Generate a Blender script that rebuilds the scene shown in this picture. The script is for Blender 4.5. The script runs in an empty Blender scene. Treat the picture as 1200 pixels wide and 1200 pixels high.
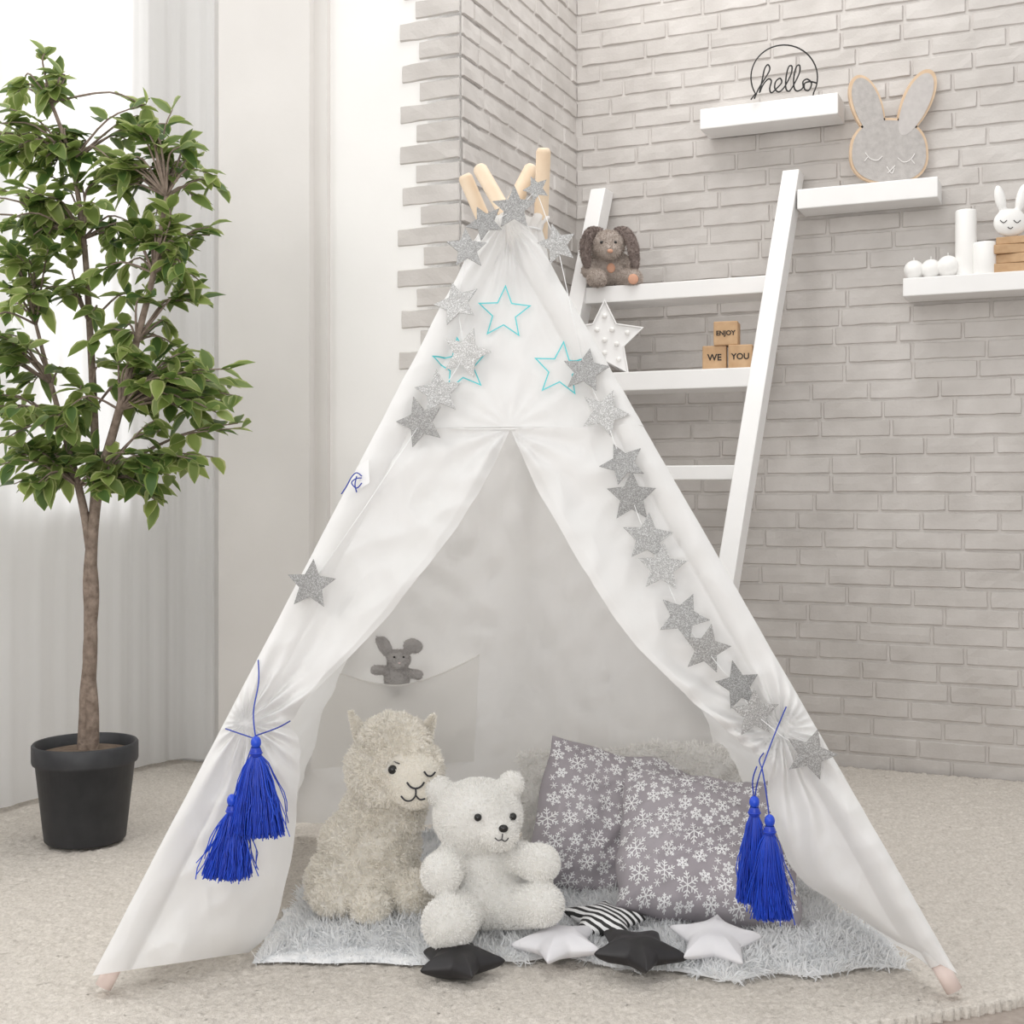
import bpy, bmesh, math, random
import numpy as np
from mathutils import Vector, Matrix, Euler, noise
from mathutils.bvhtree import BVHTree
random.seed(7); rng=np.random.default_rng(7)
SC=bpy.context.scene
F=1500.0; H=0.82; HY=575.0
def P(x,y,d): return Vector(((x-600)*d/F, d, H-(y-HY)*d/F))
def onplane(x,y,p0,n):
    o=Vector((0,0,H)); r=Vector(((x-600)/F,1,-(y-HY)/F))
    return o+r*((Vector(p0)-o).dot(n)/r.dot(n))
# ---------------------------------------------------------------- materials
def mat(name,col,rough=.8,col2=None,nscale=20,bscale=0,bstr=.3,bdist=.002,metal=0,trans=0,sss=0,island=0,emit=0,alpha=1,detail=4,sheen=0):
    m=bpy.data.materials.new(name); m.use_nodes=True; nt=m.node_tree; N=nt.nodes; Lk=nt.links
    b=N['Principled BSDF']; out=N['Material Output']
    b.inputs['Roughness'].default_value=rough; b.inputs['Metallic'].default_value=metal
    b.inputs['Base Color'].default_value=(*col,1)
    if sheen: b.inputs['Sheen Weight'].default_value=sheen
    tc=N.new('ShaderNodeTexCoord')
    colsock=None
    if col2 is not None:
        nz=N.new('ShaderNodeTexNoise'); nz.inputs['Scale'].default_value=nscale; nz.inputs['Detail'].default_value=detail
        Lk.new(tc.outputs['Object'],nz.inputs['Vector'])
        fac=nz.outputs['Fac']
        if island:
            g=N.new('ShaderNodeNewGeometry'); mx=N.new('ShaderNodeMath'); mx.operation='MULTIPLY_ADD'
            mx.inputs[1].default_value=island; Lk.new(g.outputs['Random Per Island'],mx.inputs[0])
            m2=N.new('ShaderNodeMath'); m2.operation='MULTIPLY'; m2.inputs[1].default_value=1-island; Lk.new(fac,m2.inputs[0])
            Lk.new(m2.outputs[0],mx.inputs[2]); fac=mx.outputs[0]
        rp=N.new('ShaderNodeValToRGB'); rp.color_ramp.elements[0].position=.3; rp.color_ramp.elements[1].position=.7
        if island: rp.color_ramp.elements[0].position=.1; rp.color_ramp.elements[1].position=.9
        rp.color_ramp.elements[0].color=(*col,1); rp.color_ramp.elements[1].color=(*col2,1)
        Lk.new(fac,rp.inputs['Fac']); Lk.new(rp.outputs['Color'],b.inputs['Base Color']); colsock=rp.outputs['Color']
    if bscale:
        nb=N.new('ShaderNodeTexNoise'); nb.inputs['Scale'].default_value=bscale; nb.inputs['Detail'].default_value=5
        Lk.new(tc.outputs['Object'],nb.inputs['Vector'])
        bp=N.new('ShaderNodeBump'); bp.inputs['Strength'].default_value=bstr; bp.inputs['Distance'].default_value=bdist
        Lk.new(nb.outputs['Fac'],bp.inputs['Height']); Lk.new(bp.outputs['Normal'],b.inputs['Normal'])
    if trans:
        t=N.new('ShaderNodeBsdfTranslucent'); t.inputs['Color'].default_value=(*col,1)
        if colsock: Lk.new(colsock,t.inputs['Color'])
        ms=N.new('ShaderNodeMixShader'); ms.inputs[0].default_value=trans
        Lk.new(b.outputs[0],ms.inputs[1]); Lk.new(t.outputs[0],ms.inputs[2]); Lk.new(ms.outputs[0],out.inputs['Surface'])
    if alpha<1: b.inputs['Alpha'].default_value=alpha
    if emit:
        b.inputs['Emission Color'].default_value=(*col,1); b.inputs['Emission Strength'].default_value=emit
    return m
M={}
M['wall']=mat('plaster',(.80,.78,.76),.85,(.83,.815,.795),3,60,.15)
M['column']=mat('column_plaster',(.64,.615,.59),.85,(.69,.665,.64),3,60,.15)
M['brick']=mat('brick_paint',(.49,.46,.435),.8,(.60,.57,.545),7,140,.5,.0015)
M['mortar']=mat('mortar_paint',(.53,.50,.475),.9,(.60,.57,.545),25,120,.4)
M['carpet']=mat('carpet_pile',(.56,.515,.46),.95,(.74,.69,.63),160,500,.8,.003)
M['floor']=mat('floor_carpet',(.32,.27,.235),.9,(.40,.345,.305),60,300,.6,.003)
M['cloth']=mat('canvas',(.85,.845,.835),.9,(.88,.875,.87),6,500,.25,.0006,trans=.3)
M['innercloth']=mat('brightened_canvas',(.93,.925,.915),.9,(.95,.945,.94),6,500,.25,.0006,trans=.5)  # same canvas, made lighter and more translucent to brighten the tent interior
M['pocketcloth']=mat('brightened_pocket',(.95,.935,.91),.9,(.96,.95,.93),6,500,.25,.0006,trans=.5)  # canvas colour lifted to offset shading of the doubled cloth
M['wood']=mat('pale_wood',(.70,.53,.37),.6,(.80,.66,.50),14)
M['pink']=mat('pole_end',(.76,.63,.58),.5)
M['teal']=mat('turquoise_print',(.12,.58,.62),.8)
M['blue']=mat('blue_silk',(.006,.03,.38),.35,(.012,.085,.68),60,island=.6)
M['bluecord']=mat('blue_cord',(.01,.04,.35),.5)
M['alpaca']=mat('cream_fur',(.97,.935,.865),.9,(.985,.965,.925),30,island=.6,trans=.45)
M['bear']=mat('white_fur',(.94,.925,.895),.9,(.97,.965,.95),30,island=.6,trans=.35)
M['black']=mat('black_plastic',(.012,.012,.012),.15)
M['thread']=mat('dark_thread',(.03,.03,.035),.8)
M['greyfur']=mat('grey_fur',(.50,.475,.465),.9,(.66,.635,.62),40,island=.5,trans=.25)
M['brownfur']=mat('brown_fur',(.46,.39,.345),.9,(.60,.53,.48),40,island=.5,trans=.25)
M['darkear']=mat('dark_ear_fur',(.23,.18,.16),.9,(.35,.29,.265),40,island=.5,trans=.2)
M['patch']=mat('orange_patch',(.58,.32,.22),.9)
M['pillow']=mat('grey_cotton',(.335,.305,.33),.9,(.395,.365,.39),8,400,.2)
M['snow']=mat('white_print',(.86,.855,.865),.9)
M['blanket']=mat('shag_white',(.86,.88,.90),.9,(.975,.97,.965),10,island=.35,trans=.45)
M['mat']=mat('mat_cloth',(.74,.76,.78),.9,(.92,.92,.92),60)
M['fluff']=mat('fluffy_cushion_fur',(.95,.935,.91),.9,(.98,.97,.955),18,island=.5,trans=.4)
M['satinblk']=mat('black_satin',(.012,.011,.012),.5,(.022,.02,.022),30)
M['satinwht']=mat('white_satin',(.86,.85,.88),.5,(.90,.89,.91),30,trans=.2)
M['pot']=mat('black_pot',(.022,.023,.027),.5,(.035,.036,.04),30)
M['soil']=mat('soil',(.13,.09,.065),.95,(.22,.165,.12),60,120,1,.01)
M['bark']=mat('bark',(.15,.11,.085),.85,(.30,.235,.19),60,120,.9,.005)
M['leaf']=mat('leaf_green',(.065,.13,.03),.45,(.30,.38,.10),10,island=.8,trans=.4)
M['rim']=mat('leaf_rim',(.20,.28,.065),.45,(.54,.57,.26),10,island=.8,trans=.45)
M['paint']=mat('white_paint',(.81,.80,.79),.5,(.84,.83,.82),10)
M['wax']=mat('white_wax',(.86,.85,.83),.45)
M['felt']=mat('grey_felt',(.42,.395,.38),.95,(.51,.485,.465),60,300,.4)
M['felt2']=mat('light_felt',(.52,.49,.475),.95,(.58,.55,.53),60)
M['feltline']=mat('pale_stitch',(.76,.74,.72),.9)
M['ply']=mat('plywood',(.62,.45,.30),.6,(.72,.55,.39),30)
M['block']=mat('block_wood',(.44,.27,.14),.6,(.57,.38,.22),25)
M['ink']=mat('black_ink',(.015,.012,.01),.7)
M['wire']=mat('black_wire',(.01,.01,.01),.4)
M['pinkl']=mat('pale_pink',(.85,.72,.70),.6)
M['curtain']=mat('sheer',(.95,.95,.95),.9,trans=.55,alpha=.8)
M['line']=mat('white_line',(.88,.88,.88),.8)
def silver():
    m=bpy.data.materials.new('silver_glitter'); m.use_nodes=True; N=m.node_tree.nodes; Lk=m.node_tree.links; b=N['Principled BSDF']
    tc=N.new('ShaderNodeTexCoord'); v=N.new('ShaderNodeTexVoronoi'); v.inputs['Scale'].default_value=900
    Lk.new(tc.outputs['Object'],v.inputs['Vector'])
    s=N.new('ShaderNodeSeparateColor'); Lk.new(v.outputs['Color'],s.inputs[0])
    r=N.new('ShaderNodeValToRGB'); r.color_ramp.elements[0].color=(.32,.315,.31,1); r.color_ramp.elements[1].color=(.80,.80,.80,1)
    e=r.color_ramp.elements.new(.65); e.color=(.48,.475,.465,1)
    oi=N.new('ShaderNodeObjectInfo'); mr=N.new('ShaderNodeMapRange'); mr.inputs['To Min'].default_value=.62; mr.inputs['To Max'].default_value=1.08
    Lk.new(oi.outputs['Random'],mr.inputs['Value']); mx=N.new('ShaderNodeVectorMath'); mx.operation='SCALE'
    Lk.new(s.outputs[0],r.inputs['Fac']); Lk.new(r.outputs[0],mx.inputs[0]); Lk.new(mr.outputs[0],mx.inputs['Scale']); Lk.new(mx.outputs[0],b.inputs['Base Color'])
    b.inputs['Metallic'].default_value=.35; b.inputs['Roughness'].default_value=.45
    bp=N.new('ShaderNodeBump'); bp.inputs['Strength'].default_value=.5; bp.inputs['Distance'].default_value=.001
    Lk.new(s.outputs[1],bp.inputs['Height']); Lk.new(bp.outputs[0],b.inputs['Normal'])
    return m
M['silver']=silver()
def stripes():
    m=bpy.data.materials.new('zebra_stripes'); m.use_nodes=True; N=m.node_tree.nodes; Lk=m.node_tree.links; b=N['Principled BSDF']
    tc=N.new('ShaderNodeTexCoord'); w=N.new('ShaderNodeTexWave'); w.inputs['Scale'].default_value=30; w.inputs['Distortion'].default_value=2.0; w.inputs['Detail Scale'].default_value=1
    w.bands_direction='DIAGONAL'
    Lk.new(tc.outputs['Object'],w.inputs['Vector']); r=N.new('ShaderNodeValToRGB'); r.color_ramp.interpolation='CONSTANT'
    r.color_ramp.elements[0].color=(.02,.02,.02,1); r.color_ramp.elements[1].color=(.85,.85,.85,1); r.color_ramp.elements[1].position=.5
    Lk.new(w.outputs['Fac'],r.inputs[0]); Lk.new(r.outputs[0],b.inputs['Base Color']); b.inputs['Roughness'].default_value=.6
    return m
M['zebra']=stripes()
def facade():
    m=bpy.data.materials.new('outside_brick'); m.use_nodes=True; N=m.node_tree.nodes; Lk=m.node_tree.links; b=N['Principled BSDF']
    tc=N.new('ShaderNodeTexCoord'); mp=N.new('ShaderNodeMapping'); mp.inputs['Rotation'].default_value=(math.pi/2,0,0); w=N.new('ShaderNodeTexBrick'); w.inputs['Scale'].default_value=4
    w.inputs['Color1'].default_value=(.66,.54,.49,1); w.inputs['Color2'].default_value=(.74,.65,.60,1); w.inputs['Mortar'].default_value=(.84,.82,.80,1)
    Lk.new(tc.outputs['Object'],mp.inputs[0]); Lk.new(mp.outputs[0],w.inputs['Vector']); Lk.new(w.outputs['Color'],b.inputs['Base Color'])
    return m
M['facade']=facade()
# ---------------------------------------------------------------- object helpers
def link(o): SC.collection.objects.link(o); return o
def mk(name,V,Fc,mats,parent=None,smooth=True,midx=None,label=None,category=None,kind=None,group=None):
    me=bpy.data.meshes.new(name)
    V=[tuple(v) for v in V] if not isinstance(V,np.ndarray) else V.tolist()
    me.from_pydata(V,[],[list(f) for f in Fc] if not isinstance(Fc,list) else Fc)
    if isinstance(mats,str): mats=[mats]
    for m in mats: me.materials.append(M[m])
    if midx is not None: me.polygons.foreach_set('material_index',np.array(midx,dtype=np.int32))
    me.polygons.foreach_set('use_smooth',[smooth]*len(me.polygons))
    me.update()
    o=link(bpy.data.objects.new(name,me))
    fin(o,parent,label,category,kind,group); return o
def fin(o,parent=None,label=None,category=None,kind=None,group=None):
    if parent is not None:
        o.parent=parent; o.matrix_parent_inverse=Matrix.Translation(parent.location).inverted()
    if label: o['label']=label
    if category: o['category']=category
    if kind: o['kind']=kind
    if group: o['group']=group
def empty(name,loc,label,category,group=None):
    o=link(bpy.data.objects.new(name,None)); o.empty_display_size=.05; o.location=loc
    fin(o,None,label,category,None,group); return o
def recenter(o):
    me=o.data; n=len(me.vertices); a=np.zeros(n*3); me.vertices.foreach_get('co',a); a=a.reshape(-1,3)
    c=np.array([(a[:,0].min()+a[:,0].max())/2,(a[:,1].min()+a[:,1].max())/2,a[:,2].min()])
    me.vertices.foreach_set('co',(a-c).ravel()); o.location=Vector(c); me.update(); return o
class G:
    def __init__(s): s.v=[]; s.f=[]; s.m=[]
    def add(s,V,Fc,mi=0):
        b=len(s.v); s.v+= [tuple(v) for v in V]; s.f+=[tuple(i+b for i in f) for f in Fc]; s.m+=[mi]*len(Fc); return s
def tube(pts,r,n=8,cap=True):
    pts=[Vector(p) for p in pts]; k=len(pts); rs=r if isinstance(r,(list,tuple)) else [r]*k
    V=[];Fc=[]; prev=None
    for i,p in enumerate(pts):
        t=(pts[min(i+1,k-1)]-pts[max(i-1,0)]).normalized()
        if prev is None:
            a=Vector((0,0,1)) if abs(t.z)<.9 else Vector((1,0,0)); u=t.cross(a).normalized()
        else: u=(prev-t*prev.dot(t)).normalized()
        prev=u; w=t.cross(u)
        for j in range(n):
            a=2*math.pi*j/n; V.append(p+(u*math.cos(a)+w*math.sin(a))*rs[i])
    for i in range(k-1):
        for j in range(n):
            Fc.append((i*n+j,i*n+(j+1)%n,(i+1)*n+(j+1)%n,(i+1)*n+j))
    if cap: Fc.append(tuple(range(n))[::-1]); Fc.append(tuple((k-1)*n+j for j in range(n)))
    return V,Fc
def catmull(pts,sub=4):
    pts=[Vector(p) for p in pts]; out=[]
    for i in range(len(pts)-1):
        p0=pts[max(i-1,0)];p1=pts[i];p2=pts[i+1];p3=pts[min(i+2,len(pts)-1)]
        for j in range(sub):
            t=j/sub; out.append(.5*((2*p1)+(p2-p0)*t+(2*p0-5*p1+4*p2-p3)*t*t+(3*p1-p0-3*p2+p3)*t**3))
    out.append(pts[-1]); return out
def boxv(o,a,b,c):
    o,a,b,c=map(Vector,(o,a,b,c)); V=[o,o+a,o+a+b,o+b,o+c,o+a+c,o+a+b+c,o+b+c]
    return V,[(0,3,2,1),(4,5,6,7),(0,1,5,4),(1,2,6,5),(2,3,7,6),(3,0,4,7)]
def bevel(o,w=.003,seg=2):
    bm=bmesh.new(); bm.from_mesh(o.data); bmesh.ops.recalc_face_normals(bm,faces=bm.faces)
    bmesh.ops.bevel(bm,geom=bm.edges[:],offset=w,segments=seg,affect='EDGES',profile=.5); bm.to_mesh(o.data); bm.free(); return o
def lathe(prof,n=40,c=(0,0,0)):
    V=[];Fc=[]
    for r,z in prof:
        for j in range(n):
            a=2*math.pi*j/n; V.append((c[0]+r*math.cos(a),c[1]+r*math.sin(a),c[2]+z))
    for i in range(len(prof)-1):
        for j in range(n): Fc.append((i*n+j,i*n+(j+1)%n,(i+1)*n+(j+1)%n,(i+1)*n+j))
    return V,Fc
def sphere(c,r,u=20,v=12,R=None):
    if not isinstance(r,(tuple,list)): r=(r,r,r)
    V=[];Fc=[]
    for i in range(v+1):
        th=math.pi*i/v
        for j in range(u):
            a=2*math.pi*j/u; q=Vector((r[0]*math.sin(th)*math.cos(a),r[1]*math.sin(th)*math.sin(a),r[2]*math.cos(th)))
            if R: q=R@q
            V.append(Vector(c)+q)
    for i in range(v):
        for j in range(u): Fc.append((i*u+j,(i+1)*u+j,(i+1)*u+(j+1)%u,i*u+(j+1)%u))
    return V,Fc
def blob(ells,voxel=.006,smooth=6,lump=0,lscale=50):
    bm=bmesh.new()
    for e in ells:
        c,r=e[0],e[1]; rot=Euler(e[2]).to_matrix().to_4x4() if len(e)>2 else Matrix()
        if not isinstance(r,(tuple,list)): r=(r,r,r)
        bmesh.ops.create_icosphere(bm,subdivisions=3,radius=1,matrix=Matrix.Translation(c)@rot@Matrix.Diagonal((*r,1)))
    me=bpy.data.meshes.new('tmp'); bm.to_mesh(me); bm.free(); o=link(bpy.data.objects.new('tmp',me))
    m=o.modifiers.new('r','REMESH'); m.mode='VOXEL'; m.voxel_size=voxel
    s=o.modifiers.new('s','SMOOTH'); s.iterations=smooth; s.factor=.5
    dg=bpy.context.evaluated_depsgraph_get(); ev=o.evaluated_get(dg).to_mesh()
    V=np.zeros(len(ev.vertices)*3); ev.vertices.foreach_get('co',V); V=V.reshape(-1,3)
    Nn=np.array([v.normal[:] for v in ev.vertices])
    Fc=[tuple(p.vertices) for p in ev.polygons]
    if lump:
        dsp=np.array([noise.noise(Vector(v)*lscale)+.5*noise.noise(Vector(v)*lscale*2.1) for v in V])*lump
        V=V+Nn*dsp[:,None]
    bpy.data.objects.remove(o); bpy.data.meshes.remove(me); return V,Fc
def chain(p1,p2,r1,r2,n=6):
    p1=Vector(p1);p2=Vector(p2); return [(p1.lerp(p2,i/(n-1)),r1+(r2-r1)*i/(n-1)) for i in range(n)]
def caster(V,Fc):
    t=BVHTree.FromPolygons([tuple(v) for v in V],Fc)
    def hit(x,y,out=.0):
        o=Vector((0,0,H)); r=Vector(((x-600)/F,1,-(y-HY)/F)).normalized(); h=t.ray_cast(o,r)
        return None if h[0] is None else h[0]-r*out
    return hit
def fur(V,Fc,n,L,w,jit=.5,grav=.25,mask=None):
    V=np.asarray(V,float); T=[]
    for f in Fc:
        for k in range(1,len(f)-1): T.append((f[0],f[k],f[k+1]))
    T=np.array(T); a,b,c=V[T[:,0]],V[T[:,1]],V[T[:,2]]; nr=np.cross(b-a,c-a); ar=np.linalg.norm(nr,axis=1)
    if mask is not None: ar=ar*mask((a+b+c)/3)
    idx=rng.choice(len(T),n,p=ar/ar.sum()); r1=np.sqrt(rng.random(n))[:,None]; r2=rng.random(n)[:,None]
    p=(1-r1)*a[idx]+r1*(1-r2)*b[idx]+r1*r2*c[idx]
    nn=nr[idx]/(np.linalg.norm(nr[idx],axis=1)[:,None]+1e-12)
    cl=np.stack([np.sin(p@np.array(q)*1.0) for q in ([95,40,60],[30,110,-50],[-60,45,90])],axis=1)
    d=nn+jit*(rng.normal(size=(n,3))*.55+cl*.6); d[:,2]-=grav; d/=np.linalg.norm(d,axis=1)[:,None]
    s=np.cross(d,rng.normal(size=(n,3))); s/=np.linalg.norm(s,axis=1)[:,None]
    LL=L*(.6+.7*rng.random(n))[:,None]; g=np.zeros((n,3)); g[:,2]=-1
    mid=p+d*LL*.5; d2=d+jit*.8*rng.normal(size=(n,3))*.5+g*grav; tip=mid+d2/np.linalg.norm(d2,axis=1)[:,None]*LL*.5
    base=p-nn*.002
    W=np.stack([base-s*w,base+s*w,mid+s*w*.8,mid-s*w*.8,tip],axis=1).reshape(-1,3)
    i=np.arange(n)*5; q=np.stack([i,i+1,i+2,i+3],1); t=np.stack([i+3,i+2,i+4],1)
    return W,q,t
def furmesh(name,V,Fc,n,L,w,matn,parent=None,extra=None,**k):
    lab={x:k.pop(x) for x in list(k) if x in('label','category','kind','group')}
    W,q,t=fur(V,Fc,n,L,w,**k); b=len(V); VV=np.vstack([np.asarray(V,float),W])
    FF=[tuple(f) for f in Fc]+[tuple(x) for x in (q+b).tolist()]+[tuple(x) for x in (t+b).tolist()]
    return mk(name,VV,FF,matn,parent,True,**lab)
# ---------------------------------------------------------------- camera
cam=bpy.data.cameras.new('camera'); co=link(bpy.data.objects.new('camera',cam)); co.location=(0,0,H); co.rotation_euler=(math.pi/2,0,0)
cam.sensor_width=36; cam.lens=45; cam.shift_y=-25/1200; cam.clip_start=.05; SC.camera=co
# ---------------------------------------------------------------- walls frame
DU=Vector((.915,-.4035,0)).normalized(); NN=Vector((DU.y,-DU.x,0)); UP=Vector((0,0,1))
W0=Vector((.929,3.87,0))
def W(t,s,z): return W0+DU*t+NN*s+UP*z
def wt(x,s):
    r=(x-600)/F; b=W0+NN*s; return (r*b.y-b.x)/(DU.x-r*DU.y)
def wzy(x,y,s): 
    p=W(wt(x,s),s,0); return H-(y-HY)*p.y/F
tc=wt(675,0); CORN=W(tc,0,0)
Z0=-.02; ZT=2.7
RH=.0555
def brickpatch(g,org,du,n,rows,z0,BL=.198,t0=0,t1=1,lens=None):
    for r in range(rows):
        zz=z0+r*RH; off=(BL/2 if r%2 else 0)+rng.uniform(-.03,.03)
        if lens: segs=[(0,lens(r))]
        else:
            segs=[]; x=t0-off
            while x<t1:
                L=BL*rng.uniform(.85,1.12); a=max(x,t0); b=min(x+L,t1)
                if b-a>.02: segs.append((a,b))
                x+=L
        for a,b in segs:
            gap=.0028; a+=gap; b-=gap*.6; za=zz+gap*.9+rng.uniform(-.0010,.0010); zb=zz+RH-gap*.9+rng.uniform(-.0010,.0010)
            nx=max(4,int((b-a)/.028)); pr=rng.uniform(.004,.0068); ph=rng.uniform(0,50)
            V=[];Fc=[]
            us=[0,.004]+[.004+(b-a-.008)*i/nx for i in range(1,nx)]+[b-a-.004,b-a]
            vs=[0,.0035,(zb-za)*.5,(zb-za)-.0035,zb-za]
            for iv,v in enumerate(vs):
                for iu,u in enumerate(us):
                    e=(iu in(0,len(us)-1)) or (iv in(0,len(vs)-1))
                    nzv=noise.noise(Vector((a*9+u*22+ph,zz*20+v*30,ph)))
                    corner=(iu in(0,len(us)-1)) and (iv in(0,len(vs)-1))
                    uu=u+rng.uniform(-.001,.001); vv=v+nzv*.0026
                    if corner: uu+=(.002 if iu==0 else -.002); vv+=(.002 if iv==0 else -.002)
                    s=(-.002 if e else pr+nzv*.003)
                    V.append(org+du*(a+uu)+n*s+UP*(za+vv))
            w=len(us)
            for iv in range(len(vs)-1):
                for iu in range(w-1): Fc.append((iv*w+iu,iv*w+iu+1,(iv+1)*w+iu+1,(iv+1)*w+iu))
            g.add(V,Fc,1)
rows=int((ZT-Z0)/RH)+1
g=G(); T1=1.3
V,Fc=boxv(W(tc-.1,-.1,Z0),DU*(T1-tc+.1),UP*(ZT-Z0),NN*.1); g.add(V,Fc,0)
brickpatch(g,W(0,0,0),DU,NN,rows,Z0,t0=tc,t1=T1)
mk('wall_right',g.v,g.f,['mortar','brick'],None,False,g.m,kind='structure',label='white-grey painted rough brick wall')
PJ=.8555; C=CORN+NN*PJ
g=G(); V,Fc=boxv(CORN-DU*.1+UP*Z0,DU*.1,UP*(ZT-Z0),NN*PJ); g.add(V,Fc,0)
brickpatch(g,CORN,NN,DU,rows,Z0+.0,t0=0,t1=PJ)
mk('wall_side',g.v,g.f,['mortar','brick'],None,False,g.m,kind='structure',label='grey painted brick side of a pier')
E=-DU
g=G(); V,Fc=boxv(C+UP*Z0-NN*.12,E*.78,UP*(ZT-Z0),NN*.12); g.add(V,Fc,0)
brickpatch(g,C,E,NN,rows,Z0,lens=lambda r:(.185 if r%2 else .125)+rng.uniform(-.015,.015))
mk('wall_center',g.v,g.f,['wall','brick'],None,False,g.m,kind='structure',label='white plaster wall with toothed brick edge')
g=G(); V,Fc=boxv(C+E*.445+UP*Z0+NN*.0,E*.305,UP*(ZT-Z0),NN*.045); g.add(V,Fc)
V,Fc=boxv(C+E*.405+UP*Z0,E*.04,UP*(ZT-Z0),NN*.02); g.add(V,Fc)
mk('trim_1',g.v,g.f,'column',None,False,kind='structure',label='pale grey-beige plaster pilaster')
A=Vector((-1.07,3.97,0)); LD=NN.copy()
V,Fc=boxv(A+UP*Z0-NN*.1-DU*.1,DU*.75,UP*(ZT-Z0),NN*.1)
mk('wall_back',V,Fc,'wall',None,False,kind='structure',label='white plaster wall beside the window')
g=G(); S0,S1=.30,1.7; SILL=.80; TOPW=2.62
def lw(s0,s1,z0,z1): 
    V,Fc=boxv(A+LD*s0+UP*z0-DU*.12,DU*.12,UP*(z1-z0),LD*(s1-s0)); g.add(V,Fc)
lw(0,S0,Z0,ZT); lw(S0,S1,Z0,SILL); lw(S0,S1,TOPW,ZT); lw(S1,2.2,Z0,ZT)
mk('wall_left',g.v,g.f,'wall',None,False,kind='structure',label='white plaster window wall')
g=G()
def wf(s0,s1,z0,z1,a=-.08,b=-.03):
    V,Fc=boxv(A+LD*s0+UP*z0+DU*a,DU*(b-a),UP*(z1-z0),LD*(s1-s0)); g.add(V,Fc)
wf(S0,S1,SILL,SILL+.05);wf(S0,S1,TOPW-.05,TOPW);wf(S0,S0+.05,SILL,TOPW);wf(S1-.05,S1,SILL,TOPW);wf(.80,.85,SILL,TOPW);wf(1.25,1.3,SILL,TOPW)
V,Fc=boxv(A+LD*(S0-.03)+UP*(SILL-.03),DU*.03,UP*.03,LD*(S1-S0+.06)); g.add(V,Fc)
mk('window_1',g.v,g.f,'paint',None,False,kind='structure',label='white framed window with sill')
g=G(); V,Fc=boxv(A+LD*0+UP*Z0,DU*.012,UP*.07,LD*2.2); g.add(V,Fc)
mk('baseboard_left',g.v,g.f,'paint',None,False,kind='structure')
g=G(); V,Fc=boxv(A+UP*Z0,DU*.5,UP*.07,NN*.012); g.add(V,Fc)
mk('baseboard_back',g.v,g.f,'paint',None,False,kind='structure')
V,Fc=boxv((-6,8,-1),(5.5,1.6,0),(0,0,2.75),(-.05,.3,0))
mk('wall_outside',V,Fc,'facade',None,False,kind='structure',label='pale brick building seen outside the window')
V=[];Fc=[]; zs=[.012,.6,1.2,1.9,2.6]
path=catmull([A+DU*.22+NN*.05,A+DU*.10+NN*.09,A+DU*.075+LD*.25,A+DU*.075+LD*.5,A+DU*.075+LD*.75,A+DU*.075+LD*1.0,A+DU*.075+LD*1.25,A+DU*.075+LD*1.5],24); n=len(path)-1
for z in zs:
    for i in range(n+1):
        tn=(path[min(i+1,n)]-path[max(i-1,0)]).normalized(); nn_=Vector((tn.y,-tn.x,0))
        if nn_.dot(DU)<0: nn_=-nn_
        V.append(path[i]+nn_*(.0040*math.sin(i*.62+z*.25)+.007*math.sin(i*.22+1+z*.6)+.0015*math.sin(i*1.3))+UP*z)
for k in range(len(zs)-1):
    for i in range(n): Fc.append((k*(n+1)+i,k*(n+1)+i+1,(k+1)*(n+1)+i+1,(k+1)*(n+1)+i))
recenter(mk('curtain',V,Fc,'curtain',label='sheer white floor-length curtain hanging at the window',category='curtain'))
V,Fc=boxv((-3,-.5,-.06),(6,0,0),(0,5.2,0),(0,0,.04))
mk('floor',V,Fc,'floor',None,False,kind='structure',label='brownish beige carpeted floor')
def inrug(x,y):
    fe=1.86
    if x>-.2: fe=1.86+ (x+.2)**2*.205
    if y<fe: return False
    q=Vector((x,y,0))-W0
    if q.dot(NN)<.015: return False
    if q.dot(DU)>1.1: return False
    qc=Vector((x,y,0))-C
    if qc.dot(DU)<.015 and qc.dot(NN)<.06: 
        qa=Vector((x,y,0))-A
        if not (qc.dot(DU)<-.77 and qa.dot(NN)>.02): return False
    qa=Vector((x,y,0))-A
    if qa.dot(DU)<.02: return False
    return True
step=.0060; nx=int(3.7/step); ny=int(2.6/step); x0=-1.9; y0=1.6
xs=x0+np.arange(nx)*step; ys=y0+np.arange(ny)*step
idm=-np.ones((ny,nx),int); V=[]
hh=rng.random((ny,nx))*.0050+rng.random((ny//2+1,nx//2+1)).repeat(2,0).repeat(2,1)[:ny,:nx]*.002
jx=rng.uniform(-.0025,.0025,(ny,nx)); jy=rng.uniform(-.0025,.0025,(ny,nx))
for j in range(ny):
    for i in range(nx):
        x=xs[i];y=ys[j]
        if abs(x)>y*.46+.1: continue
        if inrug(x,y):
            idm[j,i]=len(V); V.append((x+jx[j,i],y+jy[j,i],-.007+hh[j,i]))
Fc=[]
for j in range(ny-1):
    for i in range(nx-1):
        a,b,c,d=idm[j,i],idm[j,i+1],idm[j+1,i+1],idm[j+1,i]
        if min(a,b,c,d)>=0: Fc.append((int(a),int(b),int(c),int(d)))
bm_edges={}
for f in Fc:
    for k in range(4):
        e=(f[k],f[(k+1)%4]); r=(e[1],e[0])
        if r in bm_edges: del bm_edges[r]
        else: bm_edges[e]=1
lowmap={}
for (a,b) in list(bm_edges):
    for q in(a,b):
        if q not in lowmap: lowmap[q]=len(V); V.append((V[q][0],V[q][1],-.02))
    Fc.append((b,a,lowmap[a],lowmap[b]))
mk('shaggy_carpet',V,Fc,'carpet',None,True,label='thick beige shaggy carpet with a curved edge covering the floor',category='carpet')
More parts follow.
